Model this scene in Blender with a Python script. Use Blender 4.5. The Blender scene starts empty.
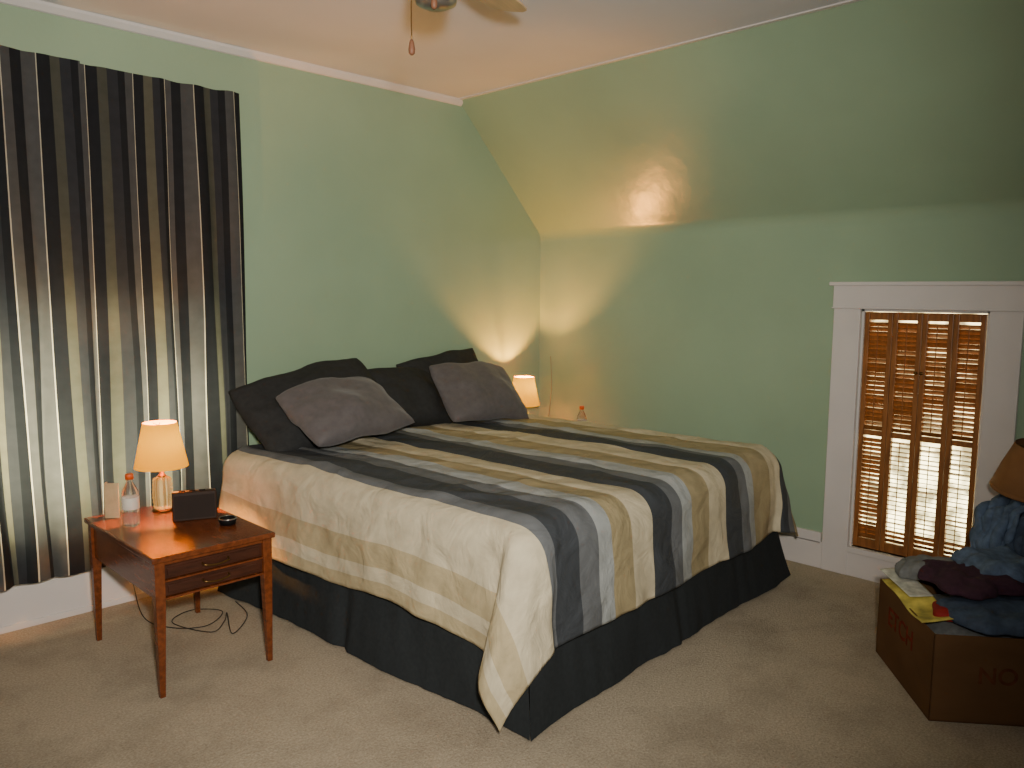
import bpy, bmesh, math, random
from mathutils import Vector, Matrix, noise
random.seed(4)
D=bpy.data; C=bpy.context
coll=C.scene.collection

# ---------------------------------------------------------------- materials
def s2l(c):
    return tuple((x/12.92 if x<=0.04045 else ((x+0.055)/1.055)**2.4) for x in c)
def rgb(r,g,b): return s2l((r/255,g/255,b/255))
def newmat(name):
    m=D.materials.new(name); m.use_nodes=True
    nt=m.node_tree; b=nt.nodes["Principled BSDF"]; return m,nt,b
def mat(name,col,rough=.6,scale=20,var=.12,bump=.1,metal=0,spec=.5,stretch=(1,1,1),emit=None,es=0,trans=0,bscale=None,sheen=0,dist=.01):
    m,nt,b=newmat(name); N=nt.nodes; L=nt.links
    tc=N.new('ShaderNodeTexCoord'); mp=N.new('ShaderNodeMapping'); mp.inputs['Scale'].default_value=stretch
    L.new(tc.outputs['Object'],mp.inputs['Vector'])
    n=N.new('ShaderNodeTexNoise'); n.inputs['Scale'].default_value=scale; n.inputs['Detail'].default_value=4
    L.new(mp.outputs[0],n.inputs['Vector'])
    r=N.new('ShaderNodeValToRGB')
    r.color_ramp.elements[0].position=.3; r.color_ramp.elements[1].position=.7
    r.color_ramp.elements[0].color=tuple(max(0,x*(1-var)) for x in col)+(1,)
    r.color_ramp.elements[1].color=tuple(min(1,x*(1+var)) for x in col)+(1,)
    L.new(n.outputs['Fac'],r.inputs['Fac']); L.new(r.outputs[0],b.inputs['Base Color'])
    b.inputs['Roughness'].default_value=rough; b.inputs['Metallic'].default_value=metal
    b.inputs['Specular IOR Level'].default_value=spec
    b.inputs['Transmission Weight'].default_value=trans
    if sheen: b.inputs['Sheen Weight'].default_value=sheen
    if bump:
        n2=N.new('ShaderNodeTexNoise'); n2.inputs['Scale'].default_value=bscale or scale*3; n2.inputs['Detail'].default_value=3
        L.new(mp.outputs[0],n2.inputs['Vector'])
        bp=N.new('ShaderNodeBump'); bp.inputs['Strength'].default_value=bump; bp.inputs['Distance'].default_value=dist
        L.new(n2.outputs['Fac'],bp.inputs['Height']); L.new(bp.outputs[0],b.inputs['Normal'])
    if emit:
        b.inputs['Emission Color'].default_value=tuple(emit)+(1,); b.inputs['Emission Strength'].default_value=es
    return m

GREEN=rgb(151,175,146)
m_wall=mat('green_wall_paint',GREEN,rough=.29,scale=1.5,var=.06,bump=.30,bscale=6,spec=.6,dist=.014)
m_ceil=mat('ceiling_paint',rgb(216,215,221),rough=.6,scale=2,var=.03,bump=.15,bscale=40,dist=.003)
m_trim=mat('white_trim_paint',rgb(218,212,208),rough=.4,scale=5,var=.03,bump=.03)
m_wood=mat('walnut_wood',rgb(106,54,26),rough=.24,scale=9,var=.35,bump=.05,stretch=(6,1,6))
m_woodd=mat('dark_drawer_wood',rgb(62,32,20),rough=.35,scale=9,var=.35,bump=.05,stretch=(1,6,6))
m_shut=mat('stained_shutter_wood',rgb(148,94,48),rough=.35,scale=14,var=.3,bump=.05,stretch=(4,4,.6))
m_brass=mat('antique_brass',rgb(120,90,50),rough=.35,metal=.9,bump=0)
m_metal=mat('brushed_nickel',rgb(170,165,160),rough=.3,metal=.9,bump=0)
m_black=mat('black_plastic',rgb(16,15,15),rough=.7,bump=.02,spec=.15)
m_clock=mat('dark_woodgrain_plastic',rgb(44,28,18),rough=.6,var=.3,bump=.02,spec=.2)
m_clockf=mat('dark_smoked_dial_plastic',rgb(34,22,15),rough=.6,var=.1,bump=.0,spec=.12)
m_skirt=mat('charcoal_bed_skirt_fabric',rgb(42,46,48),rough=.9,scale=60,var=.12,bump=.25,bscale=300,dist=.002,spec=.2)
m_pdark=mat('charcoal_sham_fabric',rgb(44,45,45),rough=.85,scale=40,var=.15,bump=.3,bscale=250,dist=.003,spec=.3)
m_pgray=mat('grey_plush_fabric',rgb(90,85,85),rough=.8,scale=30,var=.12,bump=.3,bscale=120,sheen=.15,dist=.003)
m_matt=mat('mattress_ticking',rgb(200,180,150),rough=.8)
m_cream=mat('tan_card_stock',rgb(190,165,125),rough=.6)
m_card=mat('corrugated_cardboard',rgb(106,78,52),rough=.95,scale=2.5,var=.2,bump=.2,spec=.08,stretch=(1,1,2))
m_denim=mat('faded_blue_denim',rgb(92,110,134),rough=.9,scale=30,var=.3,bump=.4,bscale=200,dist=.004)
m_denimd=mat('dark_denim',rgb(64,78,98),rough=.9,scale=30,var=.3,bump=.4,bscale=200,dist=.004)
m_maroon=mat('maroon_knit',rgb(62,32,48),rough=.9,scale=40,var=.2,bump=.4,dist=.004)
m_greyc=mat('grey_cotton',rgb(118,120,118),rough=.9,scale=40,var=.2,bump=.4,dist=.004)
m_brown=mat('tan_shade_cloth',rgb(140,98,60),rough=.85,scale=12,var=.12,bump=.3,dist=.002)
m_yel=mat('yellow_printed_paper',rgb(205,188,90),rough=.6,scale=14,var=.5,bump=.05)
m_whitep=mat('white_printed_paper',rgb(205,205,190),rough=.6,scale=25,var=.35,bump=.05)
m_redc=mat('red_cotton',rgb(150,30,25),rough=.8)
m_redink=mat('red_ink',rgb(116,50,36),rough=.9,spec=.05,scale=30,var=.4)
m_faintink=mat('faded_red_ink',rgb(102,62,42),rough=.9,spec=.05,scale=30,var=.3)
m_orange=mat('orange_cap_plastic',rgb(220,90,30),rough=.4)
m_glasslbl=mat('white_label',rgb(215,205,190),rough=.5)
m_blade=mat('maple_fan_blade',rgb(215,180,135),rough=.4,scale=5,var=.15,stretch=(1,8,8))
m_cord=mat('dark_cord_rubber',rgb(30,24,20),rough=.6)
m_fob=mat('brown_wood_fob',rgb(112,72,48),rough=.6)

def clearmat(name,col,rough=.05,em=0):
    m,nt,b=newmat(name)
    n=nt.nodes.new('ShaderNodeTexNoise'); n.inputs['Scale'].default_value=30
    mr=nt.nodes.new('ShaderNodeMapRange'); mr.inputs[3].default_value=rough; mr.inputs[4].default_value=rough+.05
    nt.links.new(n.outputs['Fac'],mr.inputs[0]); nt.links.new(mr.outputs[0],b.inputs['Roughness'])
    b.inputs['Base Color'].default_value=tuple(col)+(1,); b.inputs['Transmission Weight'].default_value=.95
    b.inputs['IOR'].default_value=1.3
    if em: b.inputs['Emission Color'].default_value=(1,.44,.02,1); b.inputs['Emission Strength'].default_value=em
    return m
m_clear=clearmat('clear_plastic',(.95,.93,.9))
m_amber=clearmat('ribbed_glass_painted_glow',(1,.94,.8),.03,.15)  # bulb light in the glass is painted as a weak emission

def emitmat(name,c_lo,c_hi,s_lo,s_hi,z0,z1,sc=5,nlo=.5,nhi=1.4,t0=.42,t1=.58):
    m=D.materials.new(name); m.use_nodes=True; nt=m.node_tree; N=nt.nodes; L=nt.links; N.clear()
    o=N.new('ShaderNodeOutputMaterial'); e=N.new('ShaderNodeEmission'); g=N.new('ShaderNodeNewGeometry')
    sp=N.new('ShaderNodeSeparateXYZ'); L.new(g.outputs['Position'],sp.inputs[0])
    mr=N.new('ShaderNodeMapRange'); mr.interpolation_type='SMOOTHSTEP'; mr.inputs[1].default_value=z0; mr.inputs[2].default_value=z1
    L.new(sp.outputs['Z'],mr.inputs[0])
    n=N.new('ShaderNodeTexNoise'); n.inputs['Scale'].default_value=sc; n.inputs['Detail'].default_value=3
    L.new(g.outputs['Position'],n.inputs['Vector'])
    mx=N.new('ShaderNodeMix'); mx.data_type='RGBA'; mx.inputs[6].default_value=tuple(c_lo)+(1,); mx.inputs[7].default_value=tuple(c_hi)+(1,)
    L.new(mr.outputs[0],mx.inputs[0]); L.new(mx.outputs[2],e.inputs[0])
    mr2=N.new('ShaderNodeMapRange'); mr2.inputs[3].default_value=s_lo; mr2.inputs[4].default_value=s_hi; L.new(mr.outputs[0],mr2.inputs[0])
    mr3=N.new('ShaderNodeMapRange'); mr3.inputs[1].default_value=t0; mr3.inputs[2].default_value=t1; mr3.inputs[3].default_value=nlo; mr3.inputs[4].default_value=nhi
    L.new(n.outputs['Fac'],mr3.inputs[0])
    mu=N.new('ShaderNodeMath'); mu.operation='MULTIPLY'; L.new(mr2.outputs[0],mu.inputs[0]); L.new(mr3.outputs[0],mu.inputs[1])
    L.new(mu.outputs[0],e.inputs[1]); L.new(e.outputs[0],o.inputs[0]); return m
m_pane1=emitmat('window_glass_painted_daylight',(1,.88,.50),(1,.88,.55),22,12,.5,1.5,2.6,.08,1.8,.45,.60)  # pane itself emits; daylight gradient and patches are painted in
m_pane2=emitmat('shutter_glass_painted_daylight',(1,.84,.40),(1,.76,.36),5.8,4.0,.68,.80,9,.30,1.6)  # daylight behind the louvers painted into the pane as emission

def stripes(name,stops,total,rough=.8,transl=0,bscale=300,weave=.2):
    m,nt,b=newmat(name); N=nt.nodes; L=nt.links
    uv=N.new('ShaderNodeUVMap'); sp=N.new('ShaderNodeSeparateXYZ'); L.new(uv.outputs[0],sp.inputs[0])
    fr=N.new('ShaderNodeMath'); fr.operation='DIVIDE'; fr.inputs[1].default_value=total; L.new(sp.outputs[0],fr.inputs[0])
    f2=N.new('ShaderNodeMath'); f2.operation='FRACT'; L.new(fr.outputs[0],f2.inputs[0])
    r=N.new('ShaderNodeValToRGB'); cr=r.color_ramp; cr.interpolation='CONSTANT'
    cr.elements[0].position=0; cr.elements[0].color=tuple(stops[0][1])+(1,)
    cr.elements.remove(cr.elements[1])
    for p,c in stops[1:]:
        e=cr.elements.new(p/total); e.color=tuple(c)+(1,)
    L.new(f2.outputs[0],r.inputs[0])
    n=N.new('ShaderNodeTexNoise'); n.inputs['Scale'].default_value=18; n.inputs['Detail'].default_value=5
    L.new(uv.outputs[0],n.inputs['Vector'])
    mr=N.new('ShaderNodeMapRange'); mr.inputs[1].default_value=.3; mr.inputs[2].default_value=.7; mr.inputs[3].default_value=.88; mr.inputs[4].default_value=1.08
    L.new(n.outputs['Fac'],mr.inputs[0])
    mx=N.new('ShaderNodeVectorMath'); mx.operation='SCALE'; L.new(r.outputs[0],mx.inputs[0]); L.new(mr.outputs[0],mx.inputs[3])
    L.new(mx.outputs[0],b.inputs['Base Color']); b.inputs['Roughness'].default_value=rough; b.inputs['Specular IOR Level'].default_value=.3
    w=N.new('ShaderNodeTexNoise'); w.inputs['Scale'].default_value=bscale; L.new(uv.outputs[0],w.inputs['Vector'])
    bp=N.new('ShaderNodeBump'); bp.inputs['Strength'].default_value=weave; bp.inputs['Distance'].default_value=.002
    L.new(w.outputs['Fac'],bp.inputs['Height'])
    w2=N.new('ShaderNodeTexNoise'); w2.inputs['Scale'].default_value=7; w2.inputs['Detail'].default_value=4; w2.inputs['Distortion'].default_value=.8; L.new(uv.outputs[0],w2.inputs['Vector'])
    bp2=N.new('ShaderNodeBump'); bp2.inputs['Strength'].default_value=.5; bp2.inputs['Distance'].default_value=.035
    L.new(w2.outputs['Fac'],bp2.inputs['Height']); L.new(bp.outputs[0],bp2.inputs['Normal']); L.new(bp2.outputs[0],b.inputs['Normal'])
    if transl:
        bp2.inputs['Strength'].default_value=.15
        o=[x for x in N if x.type=='OUTPUT_MATERIAL'][0]
        t=N.new('ShaderNodeBsdfTranslucent'); L.new(mx.outputs[0],t.inputs[0])
        ms=N.new('ShaderNodeMixShader'); ms.inputs[0].default_value=transl
        L.new(b.outputs[0],ms.inputs[1]); L.new(t.outputs[0],ms.inputs[2]); L.new(ms.outputs[0],o.inputs[0])
    return m
CR=rgb(200,189,160); CR2=rgb(180,165,130); TN=rgb(163,149,114); SL=rgb(62,66,70); GY=rgb(104,107,109); LT=rgb(162,166,164)
base=-.50
st=[(-.5,CR2),(-.36,CR),(-.30,CR2),(-.20,CR),(.02,CR),(.04,GY),(.09,SL),(.23,GY),(.34,LT),(.43,TN),(.57,CR),(.72,SL),(.86,GY),(.95,LT),(1.03,TN),(1.19,CR),(1.35,SL),(1.49,GY),(1.57,LT),(1.64,TN),(1.82,CR),(1.95,SL),(2.06,GY),(2.15,TN)]
m_comf=stripes('striped_comforter_fabric',[(p-base,c) for p,c in st],2.9,rough=.75,weave=.25)
K=rgb(34,37,42); DG=rgb(52,55,61); TG=rgb(82,84,86); OL=rgb(80,82,74); WH=rgb(200,196,178); KH=rgb(98,98,86)
cs=[(0,K),(.05,TG),(.11,WH),(.115,K),(.165,OL),(.205,DG),(.25,K),(.285,TG),(.33,WH),(.335,K),(.38,KH),(.42,DG),(.455,K),(.48,WH),(.485,TG)]
m_curt=stripes('striped_curtain_fabric',[(p*1.02,c) for p,c in cs],.52*1.02,rough=.85,transl=.42,bscale=400)

def carpetmat():
    m,nt,b=newmat('beige_carpet'); N=nt.nodes; L=nt.links
    tc=N.new('ShaderNodeTexCoord')
    n=N.new('ShaderNodeTexNoise'); n.inputs['Scale'].default_value=120; n.inputs['Detail'].default_value=6; n.inputs['Roughness'].default_value=.65; L.new(tc.outputs['Object'],n.inputs['Vector'])
    r=N.new('ShaderNodeValToRGB'); r.color_ramp.elements[0].position=.3; r.color_ramp.elements[1].position=.7
    r.color_ramp.elements[0].color=rgb(158,145,124)+(1,); r.color_ramp.elements[1].color=rgb(202,188,164)+(1,)
    L.new(n.outputs['Fac'],r.inputs[0])
    n2=N.new('ShaderNodeTexNoise'); n2.inputs['Scale'].default_value=2.8; n2.inputs['Detail'].default_value=9; n2.inputs['Roughness'].default_value=.66; L.new(tc.outputs['Object'],n2.inputs['Vector'])
    mr=N.new('ShaderNodeMapRange'); mr.inputs[1].default_value=.36; mr.inputs[2].default_value=.56; mr.inputs[3].default_value=.77; mr.inputs[4].default_value=1
    L.new(n2.outputs['Fac'],mr.inputs[0])
    mx=N.new('ShaderNodeVectorMath'); mx.operation='SCALE'; L.new(r.outputs[0],mx.inputs[0]); L.new(mr.outputs[0],mx.inputs[3])
    L.new(mx.outputs[0],b.inputs['Base Color']); b.inputs['Roughness'].default_value=.95; b.inputs['Specular IOR Level'].default_value=.1
    v=N.new('ShaderNodeTexNoise'); v.inputs['Scale'].default_value=78; v.inputs['Detail'].default_value=6; v.inputs['Roughness'].default_value=.7; L.new(tc.outputs['Object'],v.inputs['Vector'])
    bp=N.new('ShaderNodeBump'); bp.inputs['Strength'].default_value=.55; bp.inputs['Distance'].default_value=.013
    L.new(v.outputs['Fac'],bp.inputs['Height']); L.new(bp.outputs[0],b.inputs['Normal'])
    return m
m_carpet=carpetmat()

def shademat():
    m,nt,b=newmat('glowing_lamp_shade'); N=nt.nodes; L=nt.links
    o=[x for x in N if x.type=='OUTPUT_MATERIAL'][0]
    tc=N.new('ShaderNodeTexCoord'); n=N.new('ShaderNodeTexNoise'); n.inputs['Scale'].default_value=60; L.new(tc.outputs['Object'],n.inputs['Vector'])
    r=N.new('ShaderNodeValToRGB'); r.color_ramp.elements[0].color=(.35,.15,.0,1); r.color_ramp.elements[1].color=(.42,.19,.005,1)
    L.new(n.outputs['Fac'],r.inputs[0]); L.new(r.outputs[0],b.inputs['Base Color']); b.inputs['Roughness'].default_value=.9; b.inputs['Specular IOR Level'].default_value=.03
    b.inputs['Emission Color'].default_value=(1,.33,.0,1); b.inputs['Emission Strength'].default_value=1.1
    t=N.new('ShaderNodeBsdfTranslucent'); t.inputs[0].default_value=(.8,.95,.0,1)
    ms=N.new('ShaderNodeMixShader'); ms.inputs[0].default_value=.007
    L.new(b.outputs[0],ms.inputs[1]); L.new(t.outputs[0],ms.inputs[2]); L.new(ms.outputs[0],o.inputs[0])
    return m
m_shade=shademat()
m_bulb=mat('lit_bulb',(1,.8,.5),emit=(1,.55,.18),es=20,bump=0)

# ---------------------------------------------------------------- mesh helpers
def mk(name,verts,faces,m=None,parent=None,smooth=False,uvs=None):
    me=D.meshes.new(name); me.from_pydata([tuple(v) for v in verts],[],faces); me.update()
    bm=bmesh.new(); bm.from_mesh(me); bmesh.ops.recalc_face_normals(bm,faces=bm.faces); bm.to_mesh(me); bm.free()
    if uvs:
        l=me.uv_layers.new(name='UVMap')
        for lp in me.loops: l.data[lp.index].uv=uvs[lp.vertex_index]
    o=D.objects.new(name,me); coll.objects.link(o)
    if m: me.materials.append(m)
    if smooth:
        for p in me.polygons: p.use_smooth=True
    if parent: o.parent=parent
    return o
def empty(name,loc,rz=0,label=None,cat=None,group=None,kind=None):
    e=D.objects.new(name,None); e.empty_display_size=.1; e.location=loc; e.rotation_euler=(0,0,rz); coll.objects.link(e)
    tag(e,label,cat,group,kind); return e
def tag(o,label=None,cat=None,group=None,kind=None):
    if label:o['label']=label
    if cat:o['category']=cat
    if group:o['group']=group
    if kind:o['kind']=kind
    return o
def boxdata(lo,hi):
    x0,y0,z0=lo;x1,y1,z1=hi
    v=[(x0,y0,z0),(x1,y0,z0),(x1,y1,z0),(x0,y1,z0),(x0,y0,z1),(x1,y0,z1),(x1,y1,z1),(x0,y1,z1)]
    f=[(0,3,2,1),(4,5,6,7),(0,1,5,4),(1,2,6,5),(2,3,7,6),(3,0,4,7)]
    return v,f
def boxes(name,bl,m,parent=None,bevel=0):
    V=[];F=[]
    for lo,hi in bl:
        v,f=boxdata(lo,hi); o=len(V); V+=v; F+=[tuple(i+o for i in q) for q in f]
    ob=mk(name,V,F,m,parent)
    if bevel:
        b=ob.modifiers.new('bevel','BEVEL'); b.width=bevel; b.segments=3; b.limit_method='ANGLE'
    return ob
def lathe(name,prof,m,parent=None,seg=32,off=(0,0,0),smooth=True,closed=True,pleat=0,npl=0):
    V=[];F=[]
    for r,z in prof:
        for i in range(seg):
            a=2*math.pi*i/seg; rr=r*(1+(pleat if i%2 else 0))
            V.append((off[0]+rr*math.cos(a),off[1]+rr*math.sin(a),off[2]+z))
    for k in range(len(prof)-1):
        for i in range(seg):
            j=(i+1)%seg; F.append((k*seg+i,k*seg+j,(k+1)*seg+j,(k+1)*seg+i))
    if closed:
        F.append(tuple(range(seg))[::-1]); F.append(tuple((len(prof)-1)*seg+i for i in range(seg)))
    return mk(name,V,F,m,parent,smooth)
def catmull(pts,n=8):
    P=[Vector(p) for p in pts]; P=[P[0]]+P+[P[-1]]; out=[]
    for i in range(1,len(P)-2):
        for k in range(n):
            t=k/n; a,b,c,d=P[i-1],P[i],P[i+1],P[i+2]
            out.append(.5*((2*b)+(c-a)*t+(2*a-5*b+4*c-d)*t*t+(3*b-3*c+d-a)*t**3))
    out.append(P[-2]); return out
def tube(name,pts,r,m,parent=None,seg=8,n=8):
    P=catmull(pts,n) if n>1 else [Vector(p) for p in pts]; V=[];F=[]
    for i,p in enumerate(P):
        t=(P[min(i+1,len(P)-1)]-P[max(i-1,0)]).normalized()
        up=Vector((0,0,1)) if abs(t.z)<.9 else Vector((1,0,0))
        s=t.cross(up).normalized(); u=s.cross(t)
        for k in range(seg):
            a=2*math.pi*k/seg; V.append(p+s*r*math.cos(a)+u*r*math.sin(a))
    for i in range(len(P)-1):
        for k in range(seg):
            j=(k+1)%seg; F.append((i*seg+k,i*seg+j,(i+1)*seg+j,(i+1)*seg+k))
    F.append(tuple(range(seg))); F.append(tuple((len(P)-1)*seg+k for k in range(seg)))
    return mk(name,V,F,m,parent,True)
def prism(name,polys,axis,a0,a1,m,parent=None):
    V=[];F=[]
    for poly in polys:
        n=len(poly); o=len(V)
        for a in (a0,a1):
            for p in poly: V.append((p[0],a,p[1]) if axis=='y' else (a,p[0],p[1]))
        F.append(tuple(o+i for i in range(n))); F.append(tuple(o+n+i for i in range(n))[::-1])
        for i in range(n):
            j=(i+1)%n; F.append((o+i,o+j,o+n+j,o+n+i))
    return mk(name,V,F,m,parent)
def N3(x,y,z): return noise.noise(Vector((x,y,z)))

# ---------------------------------------------------------------- room shell
KZ=1.91; CX=-.78; CZ=2.72; XL=-5.2; YF=-5.2
fr_=.05
wx0,wx1,wz0,wz1=-3.62,-2.45,.48,2.25
o=prism('wall_back',[[(XL,0),(wx0,0),(wx0,CZ),(XL,CZ)],[(wx0,0),(wx1,0),(wx1,wz0),(wx0,wz0)],[(wx0,wz1),(wx1,wz1),(wx1,CZ),(wx0,CZ)],
  [(wx1,0),(.15,0),(.15,KZ),(0,KZ),(CX,CZ),(wx1,CZ)]],'y',0,.15,m_wall); tag(o,kind='structure')
sy0,sy1,sz0,sz1=-2.895,-2.30,.16,1.43
KT=KZ-fr_
o=prism('wall_right',[[(YF,0),(sy0,0),(sy0,KT),(YF,KT)],[(sy0,0),(sy1,0),(sy1,sz0),(sy0,sz0)],[(sy0,sz1),(sy1,sz1),(sy1,KT),(sy0,KT)],[(sy1,0),(0,0),(0,KT),(sy1,KT)]],'x',0,.15,m_wall); tag(o,kind='structure')
sd=Vector((CX,CZ-KZ)).normalized()
A_=Vector((0,KZ-fr_)); B_=Vector((0,KZ)); C_=B_+sd*fr_; pts=[]
for k in range(0,13):
    t=k/12; p=A_*(1-t)**2+B_*2*t*(1-t)+C_*t*t; pts.append((p.x,p.y))
p=C_+sd*.02; pts.append((p.x,p.y))
pts+=[(CX,CZ),(CX+.08,CZ+.1),(.15,KZ+.05),(.15,KZ-fr_)]
o=prism('wall_slope',[pts],'y',YF,0,m_wall); tag(o,kind='structure')
bm=bmesh.new(); bm.from_mesh(o.data)
for f in bm.faces: f.smooth=True
for e in bm.edges: e.smooth = (e.calc_face_angle(0)<.35)
bm.to_mesh(o.data); bm.free()
o=boxes('ceiling',[((XL,YF,CZ),(CX,0,CZ+.1))],m_ceil); tag(o,kind='structure')
o=boxes('floor',[((XL,YF,-.1),(.15,.15,0))],m_carpet); tag(o,kind='structure')
o=boxes('baseboard_back',[((XL,-.02,0),(0,0,.19)),((XL,-.028,0),(0,0,.03)),((XL,-.014,.18),(0,0,.205))],m_trim,bevel=.003); tag(o,kind='structure')
o=boxes('baseboard_right',[((-.02,YF,0),(0,-.03,.15)),((-.02,YF,.14),(0,-3.04,.2)),((-.02,-2.15,.14),(0,-.03,.2))],m_trim,bevel=.003); tag(o,kind='structure')
o=prism('trim_1',[[(0,CZ),(0,CZ-.038),(-.010,CZ-.035),(-.028,CZ-.012),(-.032,CZ)]],'x',XL,CX+.02,m_trim); tag(o,kind='structure')
o=boxes('trim_2',[((CX-.022,YF,CZ-.006),(CX+.004,0,CZ))],m_trim); tag(o,kind='structure')

w=empty('window_1',((wx0+wx1)/2,0,wz0),kind='structure')
def wb(name,bl,m,par,orig,bevel=0):
    return boxes(name,[(tuple(a-b for a,b in zip(lo,orig)),tuple(a-b for a,b in zip(hi,orig))) for lo,hi in bl],m,par,bevel)
og=((wx0+wx1)/2,0,wz0)
wb('casing',[((wx0-.1,-.02,wz0-.1),(wx0,0,wz1+.1)),((wx1,-.02,wz0-.1),(wx1+.1,0,wz1+.1)),((wx0,-.02,wz1),(wx1,0,wz1+.1)),((wx0-.12,-.06,wz0-.04),(wx1+.12,0,wz0))],m_trim,w,og,.003)
wb('sash',[((wx0,.05,wz0),(wx0+.05,.09,wz1)),((wx1-.05,.05,wz0),(wx1,.09,wz1)),((wx0,.05,wz0),(wx1,.09,wz0+.06)),((wx0,.05,1.34),(wx1,.09,1.39)),((wx0,.05,wz1-.05),(wx1,.09,wz1)),(((wx0+wx1)/2-.015,.055,wz0),((wx0+wx1)/2+.015,.085,wz1))],m_trim,w,og,.003)
wb('glass',[((wx0,.1,wz0),(wx1,.105,wz1))],m_pane1,w,og)
wb('roller_shade',[((wx0+.01,.03,1.46),(wx1-.01,.035,wz1)),((wx0+.01,.02,1.44),(wx1-.01,.04,1.47))],mat('roller_shade_vinyl',rgb(70,62,50),rough=.7),w,og)

w=empty('window_2',(0,(sy0+sy1)/2,sz0),kind='structure'); og=(0,(sy0+sy1)/2,sz0)
wb('casing',[((-.025,sy1,.0),(0,sy1+.14,1.44)),((-.025,sy0-.14,.0),(0,sy0,1.44))],m_trim,w,og,.004)
wb('header',[((-.03,sy0-.145,1.43),(0,sy1+.145,1.555)),((-.042,sy0-.165,1.55),(0,sy1+.165,1.57)),((-.034,sy0-.15,1.43),(0,sy1+.15,1.438))],m_trim,w,og,.004)
wb('sill',[((-.03,sy0,.13),(.1,sy1,.16))],m_trim,w,og,.003)
wb('jamb',[((0,sy1-.012,.16),(.12,sy1,1.43)),((0,sy0,.16),(.12,sy0+.012,1.43)),((0,sy0,1.418),(.12,sy1,1.43))],m_trim,w,og)
wb('glass',[((.12,sy0,.16),(.125,sy1,1.43))],m_pane2,w,og)
pw=(sy1-sy0-.024-.006)/4
for i in range(4):
    yc=sy1-.014-pw*(i+.5)
    e=empty('window_shutter',(.018,yc,.165),label='stained wooden louvered shutter panel in low window',cat='shutter',group='louvered shutters in the low window')
    H=1.25; hw=pw/2-.001; sw=.024
    boxes('shutter_frame',[((-.014,-hw,0),(.014,-hw+sw,H)),((-.014,hw-sw,0),(.014,hw,H)),((-.012,-hw+sw,0),(.012,hw-sw,.05)),((-.012,-hw+sw,.605),(.012,hw-sw,.632)),((-.012,-hw+sw,H-.04),(.012,hw-sw,H))],m_shut,e,.003)
    def slat(V,F,z,al):
        L=.028/2;t=.002; ca,sa=math.cos(al),math.sin(al); o=len(V)
        for yy in (-hw+sw-.002,hw-sw+.002):
            for (a,b) in ((-L,-t),(L,-t),(L,t),(-L,t)):
                V.append((a*ca+b*sa,yy,z-a*sa+b*ca))
        F.extend([(o,o+1,o+2,o+3),(o+4,o+7,o+6,o+5)]+[(o+k,o+4+k,o+4+(k+1)%4,o+(k+1)%4) for k in range(4)])
    V=[];F=[];z=.064
    while z<.60: slat(V,F,z,math.radians((46 if i==0 else 18)+random.uniform(-6,12)+(24 if z<.12 else 0))); z+=.0235
    mk('lower_louvers',V,F,m_shut,e)
    V=[];F=[];z=.646
    while z<H-.048: slat(V,F,z,math.radians(random.choice([44,50,58,47,62,54])-(4 if i>1 else 0))); z+=.0235
    mk('upper_louvers',V,F,m_shut,e)
    boxes('tilt_rod',[((-.020,-.0022,.08),(-.016,.0022,.59))],m_shut,e,.0008)
    boxes('tilt_rod',[((-.020,-.0022,.65),(-.016,.0022,H-.06))],m_shut,e,.0008)
    if i in (1,2):
        kn=lathe('knob',[(.003,0),(.004,.008),(.009,.014),(.008,.02),(.0,.022)],m_brass,e,seg=12,closed=False); kn.rotation_euler=(0,-math.pi/2,0)
        kn.location=(-.014,(-hw+.012)*(1 if i==1 else -1),.95)

# ---------------------------------------------------------------- curtains
def curtain(x0,x1,zt,zb,uoff,seed,label,npl,y0):
    nx,nz=200,50; V=[];F=[];U=[]; W=x1-x0; 
    for j in range(nz+1):
        t=j/nz; z=zt+(zb-zt)*t
        for i in range(nx+1):
            s=i/nx; x=x0+W*s
            ph=2*math.pi*npl*s+5.5*N3(s*3.0,seed,0)+1.2*N3(s*3,t*2,seed)
            amp=(.006+.010*t)*(1+.9*N3(s*5,seed+9,t*1.5))
            y=y0+amp*math.sin(ph)+.25*amp*math.sin(2.3*ph+1)+.012*N3(s*5,t*2.2,seed+3)
            dx=.014*math.cos(ph)*(.3+t)+.03*t*(s-.2)+.022*N3(s*4,t*2.5,seed+6)*t
            if s>.93: dx*=(1-s)/.07
            zz=z+.006*N3(s*9,seed,j*.02)
            V.append((x+dx,y,zz)); U.append((uoff+s*W*1.12,z))
    for j in range(nz):
        for i in range(nx):
            a=j*(nx+1)+i; F.append((a,a+1,a+nx+2,a+nx+1))
    o=mk('curtain',V,F,m_curt,None,True,U); tag(o,label,'curtain','striped window curtains'); return o
curtain(-4.15,-3.05,2.475,.235,.13,1,'dark vertically striped curtain panel glowing with daylight',5,-.135)
curtain(-3.075,-2.31,2.475,.25,.05,7,'dark vertically striped curtain panel beside the bed head',4,-.098)
e=empty('curtain_rod',(-3.1,-.050,2.42),label='thin white metal curtain rod holding striped curtains',cat='curtain rod')
tube('rod',[(-1.05,0,0),(0,0,0),(.74,0,0)],.006,m_trim,e,n=2)
boxes('bracket',[((.725,-.005,-.015),(.737,.050,.015))],m_trim,e)
boxes('bracket',[((-1.05,-.005,-.015),(-1.038,.050,.015))],m_trim,e)

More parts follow.
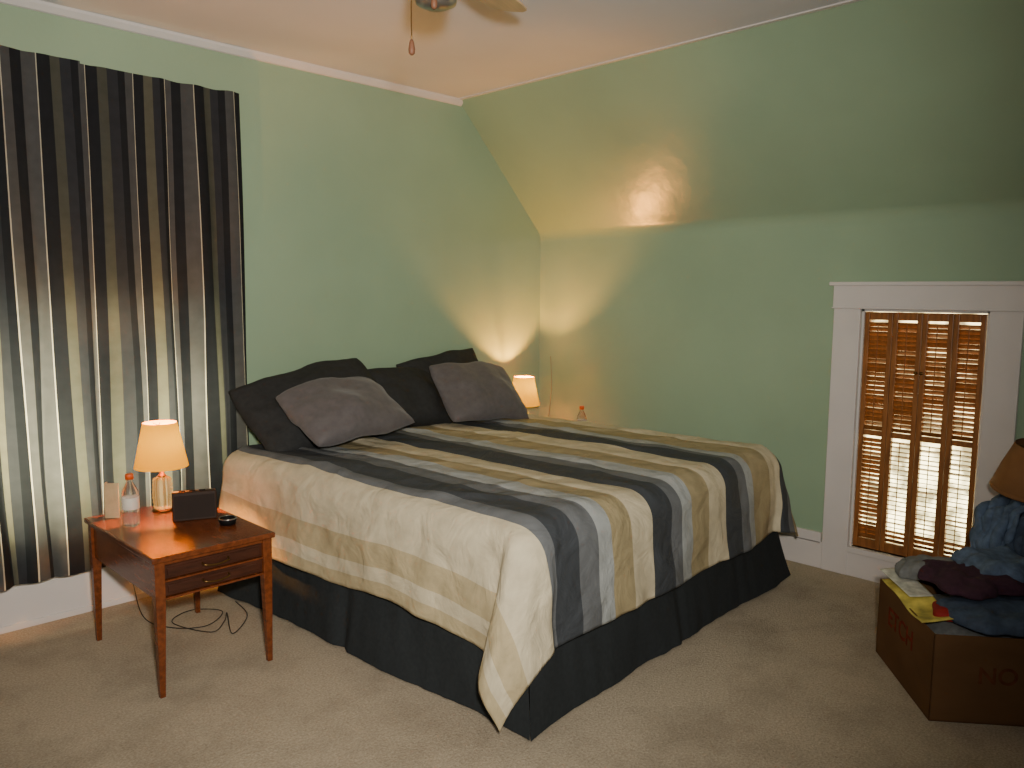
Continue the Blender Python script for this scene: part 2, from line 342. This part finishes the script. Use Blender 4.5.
# ---------------------------------------------------------------- bed
BO=Vector((-2.38,-2.18,0)); BR=math.radians(3.5); BW=1.98; BL=2.0; TOP=.725
bed=empty('bed',BO,BR,label='king size bed with dark charcoal bed skirt against green wall',cat='bed')
boxes('box_spring',[((.02,.02,.15),(BW-.02,BL-.01,.42))],m_matt,bed,.02)
o=boxes('mattress',[((.012,.012,.42),(BW-.012,BL-.01,TOP-.06))],m_matt,bed,.07)
fr=boxes('bed_frame',[((.05,.05,.11),(BW-.05,.09,.15)),((.05,BL-.09,.11),(BW-.05,BL-.05,.15)),((.05,.05,.11),(.09,BL-.05,.15)),((BW-.09,.05,.11),(BW-.05,BL-.05,.15))],m_black,bed)
for x in (.09,BW-.09,BW/2):
    for y in (.09,BL-.09):
        lathe('leg',[(.022,0),(.022,.03),(.012,.035),(.012,.115)],m_black,bed,seg=12,off=(x,y,0))
def skirt():
    V=[];F=[]
    runs=[[(0,BL-.03),(0,0)],[(0,0),(BW,0)],[(BW,0),(BW,BL-.03)]]
    nz=12
    for ri,(a,b) in enumerate(runs):
        a=Vector(a);b=Vector(b); L=(b-a).length; d=(b-a)/L; n=Vector((d.y,-d.x)); ns=int(L/.012); o=len(V)
        for i in range(ns+1):
            s=i/ns*L
            for j in range(nz+1):
                t=j/nz; z=.45*(1-t)+.012*t
                w=.006*math.sin(s*7+ri)*t+.028*N3(s*3.0,t*1.5,ri*7)*t+.006*N3(s*14,t*2,ri)
                pl=0
                for ps in (L*.5,):
                    dd=abs(s-ps)
                    if dd<.05: pl-=.022*(1-dd/.05)
                out=.004+.045*t*t+w+pl*t
                es=0
                if ri==0 and s>L-.3: es=.055*((s-(L-.3))/.3)**2*t
                if ri==1 and s<.3: es=-.045*((.3-s)/.3)**2*t; out+=.02*((.3-s)/.3)**2*t
                if ri==1 and s>L-.35: es=.13*((s-(L-.35))/.35)**2*t*(t*.5+.5)
                if ri==2 and s<.3: out+=.05*((.3-s)/.3)*t
                p=a+d*(s+es)+n*(out)
                zz=z if t<1 else .012+.01*abs(N3(s*6,0,ri))
                V.append((p.x,p.y,zz))
        for i in range(ns):
            for j in range(nz):
                q=o+i*(nz+1)+j; F.append((q,q+1,q+nz+2,q+nz+1))
    return mk('bed_skirt',V,F,m_skirt,bed,True)
skirt()

def comforter():
    OL_,OR_,OF=.41,.335,.42; R=.12; ins=.085
    x0,x1,y0=ins,BW-ins,ins
    nx,ny=230,200; V=[];F=[];U=[]
    P0,P1=-OL_,BW+OR_; Q0,Q1=-OF,BL-.06
    def prof(d,fl):
        q=R*math.pi/2
        if d<q: a=d/R; return R*math.sin(a),R*(1-math.cos(a))
        return R+fl*(d-q), R+(d-q)*math.sqrt(1-fl*fl)
    for j in range(ny+1):
        q=Q0+(Q1-Q0)*j/ny
        for i in range(nx+1):
            p=P0+(P1-P0)*i/nx
            dx=0;sx=0
            if p<x0: dx=x0-p;sx=-1
            elif p>x1: dx=p-x1;sx=1
            dy=max(0,y0-q)
            n=2.0 if sx<0 else 4.5
            bx=min(max(p,x0),x1); by=max(q,y0)
            if dx or dy:
                rho=(dx**n+dy**n)**(1/n); l=math.hypot(dx,dy)
                phi=math.atan2(dy,dx)
                if sx<0 and dy:
                    g=1+.22*min(1,rho/.5); phi=(math.pi/2)*(phi/(math.pi/2))**g
                ux,uy=(sx or 1)*math.cos(phi),-math.sin(phi)
                if not dx: ux=0;uy=-1
                fl=.07
                out,dn=prof(rho,fl)
                c=max(0,2*(dx*dy)/(l*l)) if l else 0
                k=min(1,dn/.5)
                if sx<0: out+=(c**1.0)*k*.155+.022*k*N3(phi*3,rho*3,2)*c
                elif sx>0: out+=c*k*.11
                s=(q if dx>dy else p)
                side=1 if dx>dy else 0
                w=(.008*math.sin(s*9+side*2+.6*N3(s*2,0,1))+.034*N3(s*3.0,k,side*5+2)+.018*N3(s*8,k*3,side))*k
                if not side: w*=.6
                if sx>0 and side: w*=.3
                w*=(1-.8*min(1,c*1.5))
                out+=w+.010*N3(p*7,q*7,3)
                X=bx+ux*out; Y=by+uy*out; Z=TOP-dn
                Z+= (.045 if side else .016)*N3(s*2.3,5,side)*k*(1-min(1,c*1.5))
                if sx<0:
                    Y+=.09*c*k
                    if dy==0 and q<y0+.45:
                        h=(y0+.45-q)/.45; Z-=.06*h*h*k; X-=.02*h*h*k
                    elif dy>0: 
                        h=max(0,1-phi/(math.pi/4)); Z-=.06*h*k; X-=.02*h*k
            else: X,Y,Z=p,q,TOP
            f=1 if not(dx or dy) else max(0,1-(dx+dy)/.25)
            pu=.018*N3(p*1.8,q*1.1,0)+.006*N3(p*4.5,q*2.2,4)+.006*N3(p*12+q*2,q*6,9)
            r=1-abs(N3(p*2.6+q*.8,q*1.8,13)); pu+=.009*max(0,r-.86)/.14
            for ps in (.04,.34,.57,.72,.95,1.19,1.35,1.57,1.82):
                g=(p-ps)/.022
                if abs(g)<3: pu-=.006*math.exp(-g*g)
            Z+=pu*f
            Z=max(Z,.03)
            V.append((X,Y,Z)); U.append((p-base+ .004*N3(q*3,p,0),q))
    for j in range(ny):
        for i in range(nx):
            a=j*(nx+1)+i; F.append((a,a+1,a+nx+2,a+nx+1))
    o=mk('comforter',V,F,m_comf,None,True,U); o.location=BO; o.rotation_euler=(0,0,BR)
    s=o.modifiers.new('t','SOLIDIFY'); s.thickness=.010; s.offset=-1
    tag(o,'cream, tan and slate striped comforter draped over king bed','comforter')
comforter()

def pillow(W,H,T,loc,rot,m,label,seed,pinch=.05,group='pillows at the bed head',slump=.03,wrk=1,rr=.055):
    n=48; V=[];F=[]
    for side in (1,-1):
        for j in range(n+1):
            y=-1+2*j/n
            for i in range(n+1):
                x=-1+2*i/n
                prof=max(0,(1-abs(x)**2.4))**.5*max(0,(1-abs(y)**2.4))**.5
                rc=1-rr*(x*x*y*y)**1.5
                X=x*W/2*(1-pinch*math.cos(y*math.pi/2))*rc; Y=y*H/2*(1-pinch*math.cos(x*math.pi/2))*rc
                bulge=1+.2*(-y)+.2*N3(x*1.5,y*1.5,seed)
                Z=side*T/2*prof*bulge
                wr=.012*N3(X*6,Y*6,seed)+.004*N3(X*20,Y*20,seed+2*side)+.012*N3(X*4,Y*12,seed+5)
                Z+=side*wr*wrk*min(1,prof*2.5)
                X+=.015*N3(Y*5,seed,1); Y+=.018*N3(X*5,seed,4)-slump*(x*x)*max(0,y)
                Z-=.03*x*x*(1-abs(y)*.3)+ .02*N3(x*1.3,y*1.3,seed+9)
                V.append((X,Y,Z))
    o=(n+1)**2
    for j in range(n):
        for i in range(n):
            a=j*(n+1)+i; F.append((a,a+1,a+n+2,a+n+1)); F.append((o+a,o+a+n+1,o+a+n+2,o+a+1))
    ob=mk('pillow',V,F,m,None,True)
    bm=bmesh.new(); bm.from_mesh(ob.data); bmesh.ops.remove_doubles(bm,verts=bm.verts,dist=.0006); bmesh.ops.recalc_face_normals(bm,faces=bm.faces); bm.to_mesh(ob.data); bm.free()
    ob.location=loc; ob.rotation_euler=[math.radians(a) for a in rot]
    tag(ob,label,'pillow',group); return ob
pillow(.87,.50,.21,(-2.00,-.285,.915),(43,-9,3),m_pdark,'large charcoal king sham leaning near the curtain',1,slump=0,rr=.065,wrk=1.4)
pillow(.66,.44,.17,(-1.985,-.52,.92),(32,-3,6),m_pgray,'grey plush pillow lying on the charcoal sham',2)
pillow(.62,.42,.17,(-1.37,-.23,.89),(52,4,4),m_pdark,'charcoal pillow in the middle of the bed head',3,slump=.01)
pillow(.70,.45,.13,(-.97,-.135,.915),(66,-6,2),m_pdark,'charcoal sham standing behind the grey pillow',4,slump=.0)
pillow(.64,.44,.16,(-.94,-.395,.905),(48,4,-2),m_pgray,'grey plush pillow leaning near the lamp',5,slump=.01)

# ---------------------------------------------------------------- nightstand
def nightstand(loc,label):
    e=empty('nightstand',loc,label=label,cat='nightstand',group='bedside tables')
    W,Dp,H=.46,.72,.54
    boxes('table_top',[((-W/2-.012,-Dp/2-.012,H-.022),(W/2+.012,Dp/2+.012,H))],m_wood,e,.005)
    boxes('case',[((-W/2+.01,-Dp/2+.035,H-.17),(W/2-.01,Dp/2-.01,H-.022)),((-W/2+.01,-Dp/2+.006,H-.038),(W/2-.01,-Dp/2+.035,H-.022)),((-W/2+.01,-Dp/2+.006,H-.17),(W/2-.01,-Dp/2+.035,H-.162)),((-W/2+.01,-Dp/2+.006,H-.104),(W/2-.01,-Dp/2+.035,H-.097)),((-W/2+.01,-Dp/2+.008,H-.17),(-W/2+.03,-Dp/2+.035,H-.022)),((W/2-.03,-Dp/2+.008,H-.17),(W/2-.01,-Dp/2+.035,H-.022))],m_wood,e,.002)
    for k in range(2):
        z1=H-.042-k*.065; z0=z1-.052
        d=boxes('drawer',[((-W/2+.035,-Dp/2+.014,z0),(W/2-.035,-Dp/2+.032,z1)),((-W/2+.05,-Dp/2+.010,z0+.010),(W/2-.05,-Dp/2+.016,z1-.010))],m_woodd,e,.003)
        tube('handle',[(-.05,-Dp/2+.012,(z0+z1)/2+.006),(-.045,-Dp/2-.006,(z0+z1)/2),(0,-Dp/2-.01,(z0+z1)/2-.006),(.045,-Dp/2-.006,(z0+z1)/2),(.05,-Dp/2+.012,(z0+z1)/2+.006)],.004,m_brass,d)
    for sx in (-1,1):
        for sy in (-1,1):
            V=[];x=sx*(W/2-.018);y=sy*(Dp/2-.018)
            for z,h in ((0,.010),(H-.18,.018),(H-.022,.019)):
                for a,b in ((-1,-1),(1,-1),(1,1),(-1,1)): V.append((x+a*h+sx*(.004 if z==0 else 0),y+b*h,z))
            F=[(3,2,1,0),(8,9,10,11)]
            for l in (0,4):
                for q in range(4): F.append((l+q,l+(q+1)%4,l+4+(q+1)%4,l+4+q))
            lg=mk('leg',V,F,m_wood,e); b=lg.modifiers.new('b','BEVEL'); b.width=.002; b.segments=2
    return e
n1=nightstand((-2.955,-.725,0),'walnut nightstand with tapered legs and two drawers')
n2=empty('nightstand',(-.222,-.43,0),label='walnut nightstand tucked between bed and knee wall',cat='nightstand',group='bedside tables')
def copykids(src,dst):
    for c in list(src.children):
        k=c.copy(); k.parent=dst; coll.objects.link(k); copykids(c,k)
copykids(n1,n2); n2.scale=(.74,1,1)

def lamp(loc,label,en,lz):
    e=empty('table_lamp',loc,label=label,cat='lamp',group='small bedside lamps')
    lathe('lamp_foot',[(.0,0),(.045,0),(.045,.006),(.036,.010),(.0,.011)],m_brass,e,closed=False)
    prof=[(.034,.011)]
    for k in range(15):
        z=.011+k*.0095; prof.append((.036+.004*math.sin(k*math.pi/14)+(.003 if k%2 else 0),z))
    prof+= [(.02,.152)]
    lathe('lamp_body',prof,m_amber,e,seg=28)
    lathe('lamp_socket',[(.018,.152),(.019,.156),(.010,.162),(.010,.20),(.013,.205),(.013,.225)],m_brass,e,seg=20)
    lathe('lamp_shade',[(.110,.195),(.109,.198),(.070,.385),(.069,.39)],m_shade,e,seg=96,closed=False,pleat=.012)
    lathe('bulb',[(.010,.225),(.014,.235),(.022,.255),(.021,.270),(.012,.280),(.001,.282)],m_bulb,e,seg=20)
    boxes('shade_ring',[((-.071,-.0015,.375),(.071,.0015,.378)),((-.0015,-.071,.375),(.0015,.071,.378)),((-.0015,-.0015,.282),(.0015,.0015,.39))],m_brass,e)
    l=D.lights.new('lamp_light','POINT'); l.energy=en; l.color=(1,.39,.05); l.shadow_soft_size=.012
    lo=D.objects.new('lamp_light',l); coll.objects.link(lo); lo.parent=e; lo.location=(.006,-.006,lz)
    return e
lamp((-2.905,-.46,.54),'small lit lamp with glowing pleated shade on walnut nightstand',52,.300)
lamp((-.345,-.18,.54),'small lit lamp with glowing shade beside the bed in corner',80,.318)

def bottle(loc,label,h=.215):
    e=empty('water_bottle',loc,label=label,cat='bottle',group='water bottles on nightstands')
    lathe('bottle_body',[(.0,.0),(.03,.0),(.033,.006),(.033,.05),(.031,.055),(.033,.06),(.033,.13),(.028,.15),(.014,.178),(.0125,.185),(.0125,.195)],m_clear,e,seg=28,closed=False)
    lathe('bottle_label',[(.0335,.07),(.0337,.071),(.0337,.118),(.0335,.119)],m_glasslbl,e,seg=28,closed=False)
    lathe('bottle_cap',[(.0,.195),(.016,.192),(.016,.212),(.014,.215),(.0,.215)],m_orange,e,seg=24,closed=False)
bottle((-3.09,-.60,.54),'clear water bottle with orange cap beside lit lamp')
bottle((-.19,-.57,.54),'clear water bottle with orange cap behind the bed')
e=boxes('folded_card',[((-.03,-.002,0),(.03,.002,.15)),((-.03,-.002,0),(-.026,.03,.15))],m_cream,None,.001); e.location=(-3.11,-.44,.54); e.rotation_euler=(0,0,math.radians(-40)); tag(e,'upright tan card standing behind the water bottle','card')
e=empty('clock_radio',(-2.855,-.67,.54),math.radians(-22),label='dark woodgrain clock radio on walnut nightstand',cat='clock radio')
prism('clock_body',[[(-.05,0),(.05,0),(.045,.110),(-.03,.120)]],'x',-.088,.088,m_clock,e)
bb=e.children[-1].modifiers.new('b','BEVEL'); bb.width=.006; bb.segments=3
d=mk('clock_face',[(-.080,-.0502,.012),(.080,-.0502,.012),(.080,-.0325,.106),(-.080,-.0325,.106)],[(0,1,2,3)],m_clockf,e); d.location=(0,-.003,0)
for k in range(3): boxes('button',[((-.06+k*.04,-.015,.114),(-.035+k*.04,-.003,.122))],m_black,e)
e=empty('trinket_dish',(-2.80,-.86,.54),label='small round black dish on walnut nightstand',cat='dish')
lathe('dish',[(.0,0),(.030,0),(.036,.020),(.034,.026),(.030,.022),(.026,.008),(.0,.007)],m_black,e,closed=False)
lathe('dish_rim',[(.034,.023),(.038,.025),(.036,.029),(.032,.027)],m_metal,e,closed=False)

c=tube('power_cord',[(-2.93,-.04,.30),(-2.93,-.12,.12),(-2.95,-.30,.010),(-2.9,-.5,.010),(-2.78,-.58,.010),(-2.66,-.47,.010),(-2.76,-.36,.010),(-2.88,-.44,.010),(-2.80,-.66,.010),(-2.71,-.60,.016),(-2.66,-.52,.016),(-2.74,-.74,.010),(-2.60,-.60,.010),(-2.56,-.40,.010)],.0022,m_cord); tag(c,'dark tangled power cord on carpet under the nightstand','power cord')
c=tube('lamp_cord',[(-.010,-.12,1.05),(-.008,-.13,.85),(-.010,-.12,.7),(-.012,-.10,.56)],.0025,mat('tan_cord',rgb(150,140,110))); tag(c,'thin tan cord running down the wall by the lamp','cord')

# ---------------------------------------------------------------- ceiling fan
FX,FY=-2.66,-2.05
fan=empty('ceiling_fan',(FX,FY,CZ),label='ceiling fan with maple blades and pull chain',cat='ceiling fan')
lathe('canopy',[(.07,0),(.07,-.02),(.05,-.05),(.015,-.06)],m_metal,fan)
lathe('downrod',[(.012,-.05),(.012,-.13)],m_metal,fan,seg=16)
lathe('motor_housing',[(.03,-.12),(.10,-.135),(.125,-.17),(.125,-.215),(.10,-.25),(.07,-.27),(.055,-.275)],m_metal,fan,seg=48)
lathe('switch_housing',[(.055,-.27),(.062,-.28),(.066,-.34),(.06,-.370),(.035,-.382),(.0,-.384)],m_metal,fan,seg=40,closed=False)
b0=math.atan2(.2,.5)
for k in range(4):
    a=b0+k*math.pi/2+(math.radians(8) if k==1 else 0); V=[];F=[]
    outl=[(.19,-.055),(.25,-.062),(.5,-.078),(.56,-.07),(.585,-.045),(.59,0),(.585,.045),(.56,.07),(.5,.078),(.25,.062),(.19,.055)]
    for zz in (-.004,.004):
        for x,y in outl: V.append((x*.96,y,zz+y*.2))
    n=len(outl); F=[tuple(range(n))[::-1],tuple(range(n,2*n))]+[(i,(i+1)%n,n+(i+1)%n,n+i) for i in range(n)]
    bl_=mk('blade',V,F,m_blade,fan); bl_.location=(0,0,-.213); bl_.rotation_euler=(0,0,a)
    bi=boxes('blade_bracket',[((.09,-.015,-.01),(.2,.015,-.003)),((.19,-.04,-.012),(.25,.04,-.006))],m_metal,bl_,.002)
for (r,f,zl,nm) in ((-.062,-.01,-.515,0),(.0,-.05,-.40,1)):
    px=.707*(r+f); py=.707*(f-r)
    ch=tube('pull_chain',[(px,py,-.33),(px*1.15,py*1.15,-.36),(px*1.15,py*1.15,zl+.03)],.0018,m_brass,fan,n=4)
    lathe('chain_fob',[(.003,.040),(.007,.032),(.010,.012),(.009,.0),(.004,-.005)],m_fob,ch,seg=16,off=(px*1.15,py*1.15,zl))

# ---------------------------------------------------------------- cardboard boxes + clothes
def carton(loc,rz,sx,sy,sz,label,flaps=True):
    e=empty('cardboard_box',loc,rz,label=label,cat='box'); t=.006;hx,hy=sx/2,sy/2
    boxes('box_body',[((-hx,-hy,0),(hx,hy,t)),((-hx,-hy,0),(-hx+t,hy,sz)),((hx-t,-hy,0),(hx,hy,sz)),((-hx,-hy,0),(hx,-hy+t,sz)),((-hx,hy-t,0),(hx,hy,sz))],m_card,e,.001)
    return e
bx=carton((-.942,-3.12,0),math.radians(-51.5),.44,.56,.32,'open brown cardboard box filled with folded clothes')
def label3d(txt,size,loc,rot,parent,m):
    cu=D.curves.new('t','FONT'); cu.body=txt; cu.size=size; cu.extrude=.0006; cu.align_x='CENTER'; cu.offset=.0012
    t=D.objects.new('t',cu); coll.objects.link(t); C.view_layer.update()
    me=D.meshes.new_from_object(t.evaluated_get(C.evaluated_depsgraph_get())); D.objects.remove(t)
    me.name='printed_lettering'; me.materials.clear(); me.materials.append(m)
    o=D.objects.new('printed_lettering',me); coll.objects.link(o); o.parent=parent; o.location=loc; o.rotation_euler=rot
label3d('ETCH',.105,(-.2207,.03,.175),(math.pi/2,0,-math.pi/2),bx,m_redink)
label3d('NO',.085,(.0,-.2807,.15),(math.pi/2,0,0),bx,m_faintink)

def lump(name,loc,size,rz,m,seed,label,cat='clothing',amp=.03,fr=7,flat=.25,group='clothes piled in the box'):
    bm=bmesh.new(); bmesh.ops.create_icosphere(bm,subdivisions=5,radius=1)
    for v in bm.verts:
        c=v.co.copy(); 
        e=.6; q=Vector([math.copysign(abs(k)**e,k) for k in c])
        p=Vector((q.x*size[0]/2,q.y*size[1]/2,q.z*size[2]/2))
        rdg=1-2*abs(N3(p.x*fr+seed,p.y*fr*1.4,p.z*fr))
        d=amp*(rdg*.7+.5*N3(p.x*fr*2.5,p.y*fr*2.5+seed,p.z*fr*2)+.3*(1-2*abs(N3(p.x*fr*2,p.y*fr*2,seed+3))))
        p+=Vector((c.x,c.y,c.z*.8))*d
        p.x+=.04*N3(p.y*6,seed,0); p.y+=.04*N3(p.x*6,seed,5)
        if p.z<-size[2]*flat: p.z=-size[2]*flat
        v.co=p
    me=D.meshes.new(name); bm.to_mesh(me); bm.free(); me.materials.append(m)
    for f in me.polygons: f.use_smooth=True
    o=D.objects.new(name,me); coll.objects.link(o); o.location=loc; o.rotation_euler=(0,0,rz)
    tag(o,label,cat,group); return o
R=math.radians(-51.5)
def bl(x,y,z): 
    return (-.942+x*math.cos(R)-y*math.sin(R),-3.12+x*math.sin(R)+y*math.cos(R),z)
lump('folded_sweater',bl(0,0,.20),(.36,.48,.22),R,m_greyc,3,'grey folded sweater filling the cardboard box',amp=.012,flat=.5)
lump('jeans',bl(.08,-.12,.345),(.36,.28,.05),R+.3,m_denimd,9,'dark denim jeans folded on top of the box',amp=.034)
lump('shirt',bl(.05,.06,.410),(.32,.27,.04),R+.5,m_maroon,15,'maroon knit shirt crumpled on the clothes pile',amp=.038,fr=8)
lump('shirt',bl(-.02,.19,.385),(.26,.18,.06),R-.2,m_greyc,21,'grey cotton shirt crumpled on the clothes pile',amp=.04,fr=8)
lump('shirt',bl(-.10,-.10,.335),(.10,.14,.04),R,m_redc,24,'red cotton shirt edge on the clothes pile',amp=.008)
lump('jeans',bl(.17,.14,.42),(.22,.24,.10),R,m_denim,40,'faded blue jeans bunched at the back of the pile',amp=.04,fr=8)
def sheet(name,loc,w,l,rz,m,seed,label,tilt=(0,0)):
    n=20;V=[];F=[]
    for j in range(n+1):
        for i in range(n+1):
            x=(i/n-.5)*w;y=(j/n-.5)*l; V.append((x,y,.012*N3(x*8,y*8,seed)+.01*math.sin(y*12)))
    for j in range(n):
        for i in range(n): a=j*(n+1)+i; F.append((a,a+1,a+n+2,a+n+1))
    o=mk(name,V,F,m,None,True); o.location=loc; o.rotation_euler=(tilt[0],tilt[1],rz)
    s=o.modifiers.new('s','SOLIDIFY'); s.thickness=.003; tag(o,label,'paper','papers tucked in the box'); return o
sheet('magazine',bl(-.17,.02,.338),.12,.42,R,m_yel,3,'yellow printed magazine laid along the box edge',(0,-.12))
sheet('magazine',bl(-.17,.14,.358),.09,.26,R+.1,m_whitep,8,'white printed magazine laid along the box edge',(0,-.12))

bx2=carton((-.29,-3.30,0),0,.42,.50,.56,'tall brown cardboard box with jeans over its edge')
def drape(name,path,width,m,label,seed,th=.012,cat='jeans',amp=1,group=None):
    P=catmull(path,10); nw=40; V=[];F=[]
    for i,p in enumerate(P):
        t=(P[min(i+1,len(P)-1)]-P[max(i-1,0)]).normalized(); wv=Vector(width); nrm=t.cross(wv.normalized())
        for j in range(nw+1):
            s=j/nw-.5; d=.02*N3(i*.08,j*.10,seed)+.026*(1-2*abs(N3(i*.07+4,j*.11,seed+5)))+.008*N3(i*.3,j*.3,seed)
            e=.03*N3(i*.12,seed,j//20)
            V.append(p+wv*(s)+wv.normalized()*e+nrm*abs(d)*amp)
    for i in range(len(P)-1):
        for j in range(nw):
            a=i*(nw+1)+j; F.append((a,a+1,a+nw+2,a+nw+1))
    o=mk(name,V,F,m,None,True); s=o.modifiers.new('s','SOLIDIFY'); s.thickness=th; s.offset=1
    tag(o,label,cat,group); return o
drape('jeans',[(-.25,-3.15,.64),(-.42,-3.13,.645),(-.53,-3.11,.61),(-.575,-3.10,.5),(-.60,-3.09,.38),(-.62,-3.07,.31)],(.03,.15,0),m_denim,'faded blue denim jeans leg hanging over the tall box',3,group='jeans hanging over the tall box')
drape('jeans',[(-.25,-3.31,.64),(-.42,-3.29,.65),(-.54,-3.27,.61),(-.585,-3.25,.5),(-.60,-3.24,.40),(-.59,-3.22,.36)],(.03,.18,0),m_denimd,'darker denim jeans leg hanging over the tall box',8,group='jeans hanging over the tall box')
sh=empty('loose_lamp_shade',(-.31,-3.20,.675),.3,label='tan cloth lamp shade set on top of jeans',cat='lamp shade'); sh.rotation_euler=(math.radians(4),math.radians(-7),.3)
lathe('shade_cloth',[(.175,0),(.178,.004),(.150,.10),(.115,.195),(.112,.20)],m_brown,sh,seg=64,closed=False)
lathe('shade_band',[(.1165,.188),(.1135,.203),(.111,.203)],m_brown,sh,seg=64,closed=False)
lathe('shade_band',[(.1775,-.002),(.1800,.004),(.1765,.014)],m_brown,sh,seg=64,closed=False)
boxes('shade_spider',[((-.112,-.002,.19),(.112,.002,.194)),((-.002,-.112,.19),(.002,.112,.194))],m_brass,sh)

# ---------------------------------------------------------------- lights
wd=D.worlds.new('World'); C.scene.world=wd; wd.use_nodes=True
bg=wd.node_tree.nodes['Background']; bg.inputs[0].default_value=(1,.94,.88,1); bg.inputs[1].default_value=.07
l=D.lights.new('camera_flash','SPOT'); l.energy=510; l.spot_size=math.radians(101); l.spot_blend=1; l.shadow_soft_size=.06; l.color=(1,.94,.85)
o=D.objects.new('camera_flash',l); coll.objects.link(o); o.location=(-4.2,-4.05,1.70)
o.rotation_euler=(Vector((-2.0,-.8,1.40))-o.location).to_track_quat('-Z','Y').to_euler()

# ---------------------------------------------------------------- camera
cam=D.cameras.new('camera'); cam.sensor_width=36; cam.lens=28.1; cam.clip_start=.05
co=D.objects.new('camera',cam); coll.objects.link(co)
th=math.radians(6.5); fw=Vector((.7071*math.cos(th),.7071*math.cos(th),-math.sin(th)))
co.matrix_world=Matrix.Translation((-4.25,-3.97,1.5)) @ fw.to_track_quat('-Z','Y').to_matrix().to_4x4() @ Matrix.Rotation(math.radians(.4),4,'Z')
C.scene.camera=co
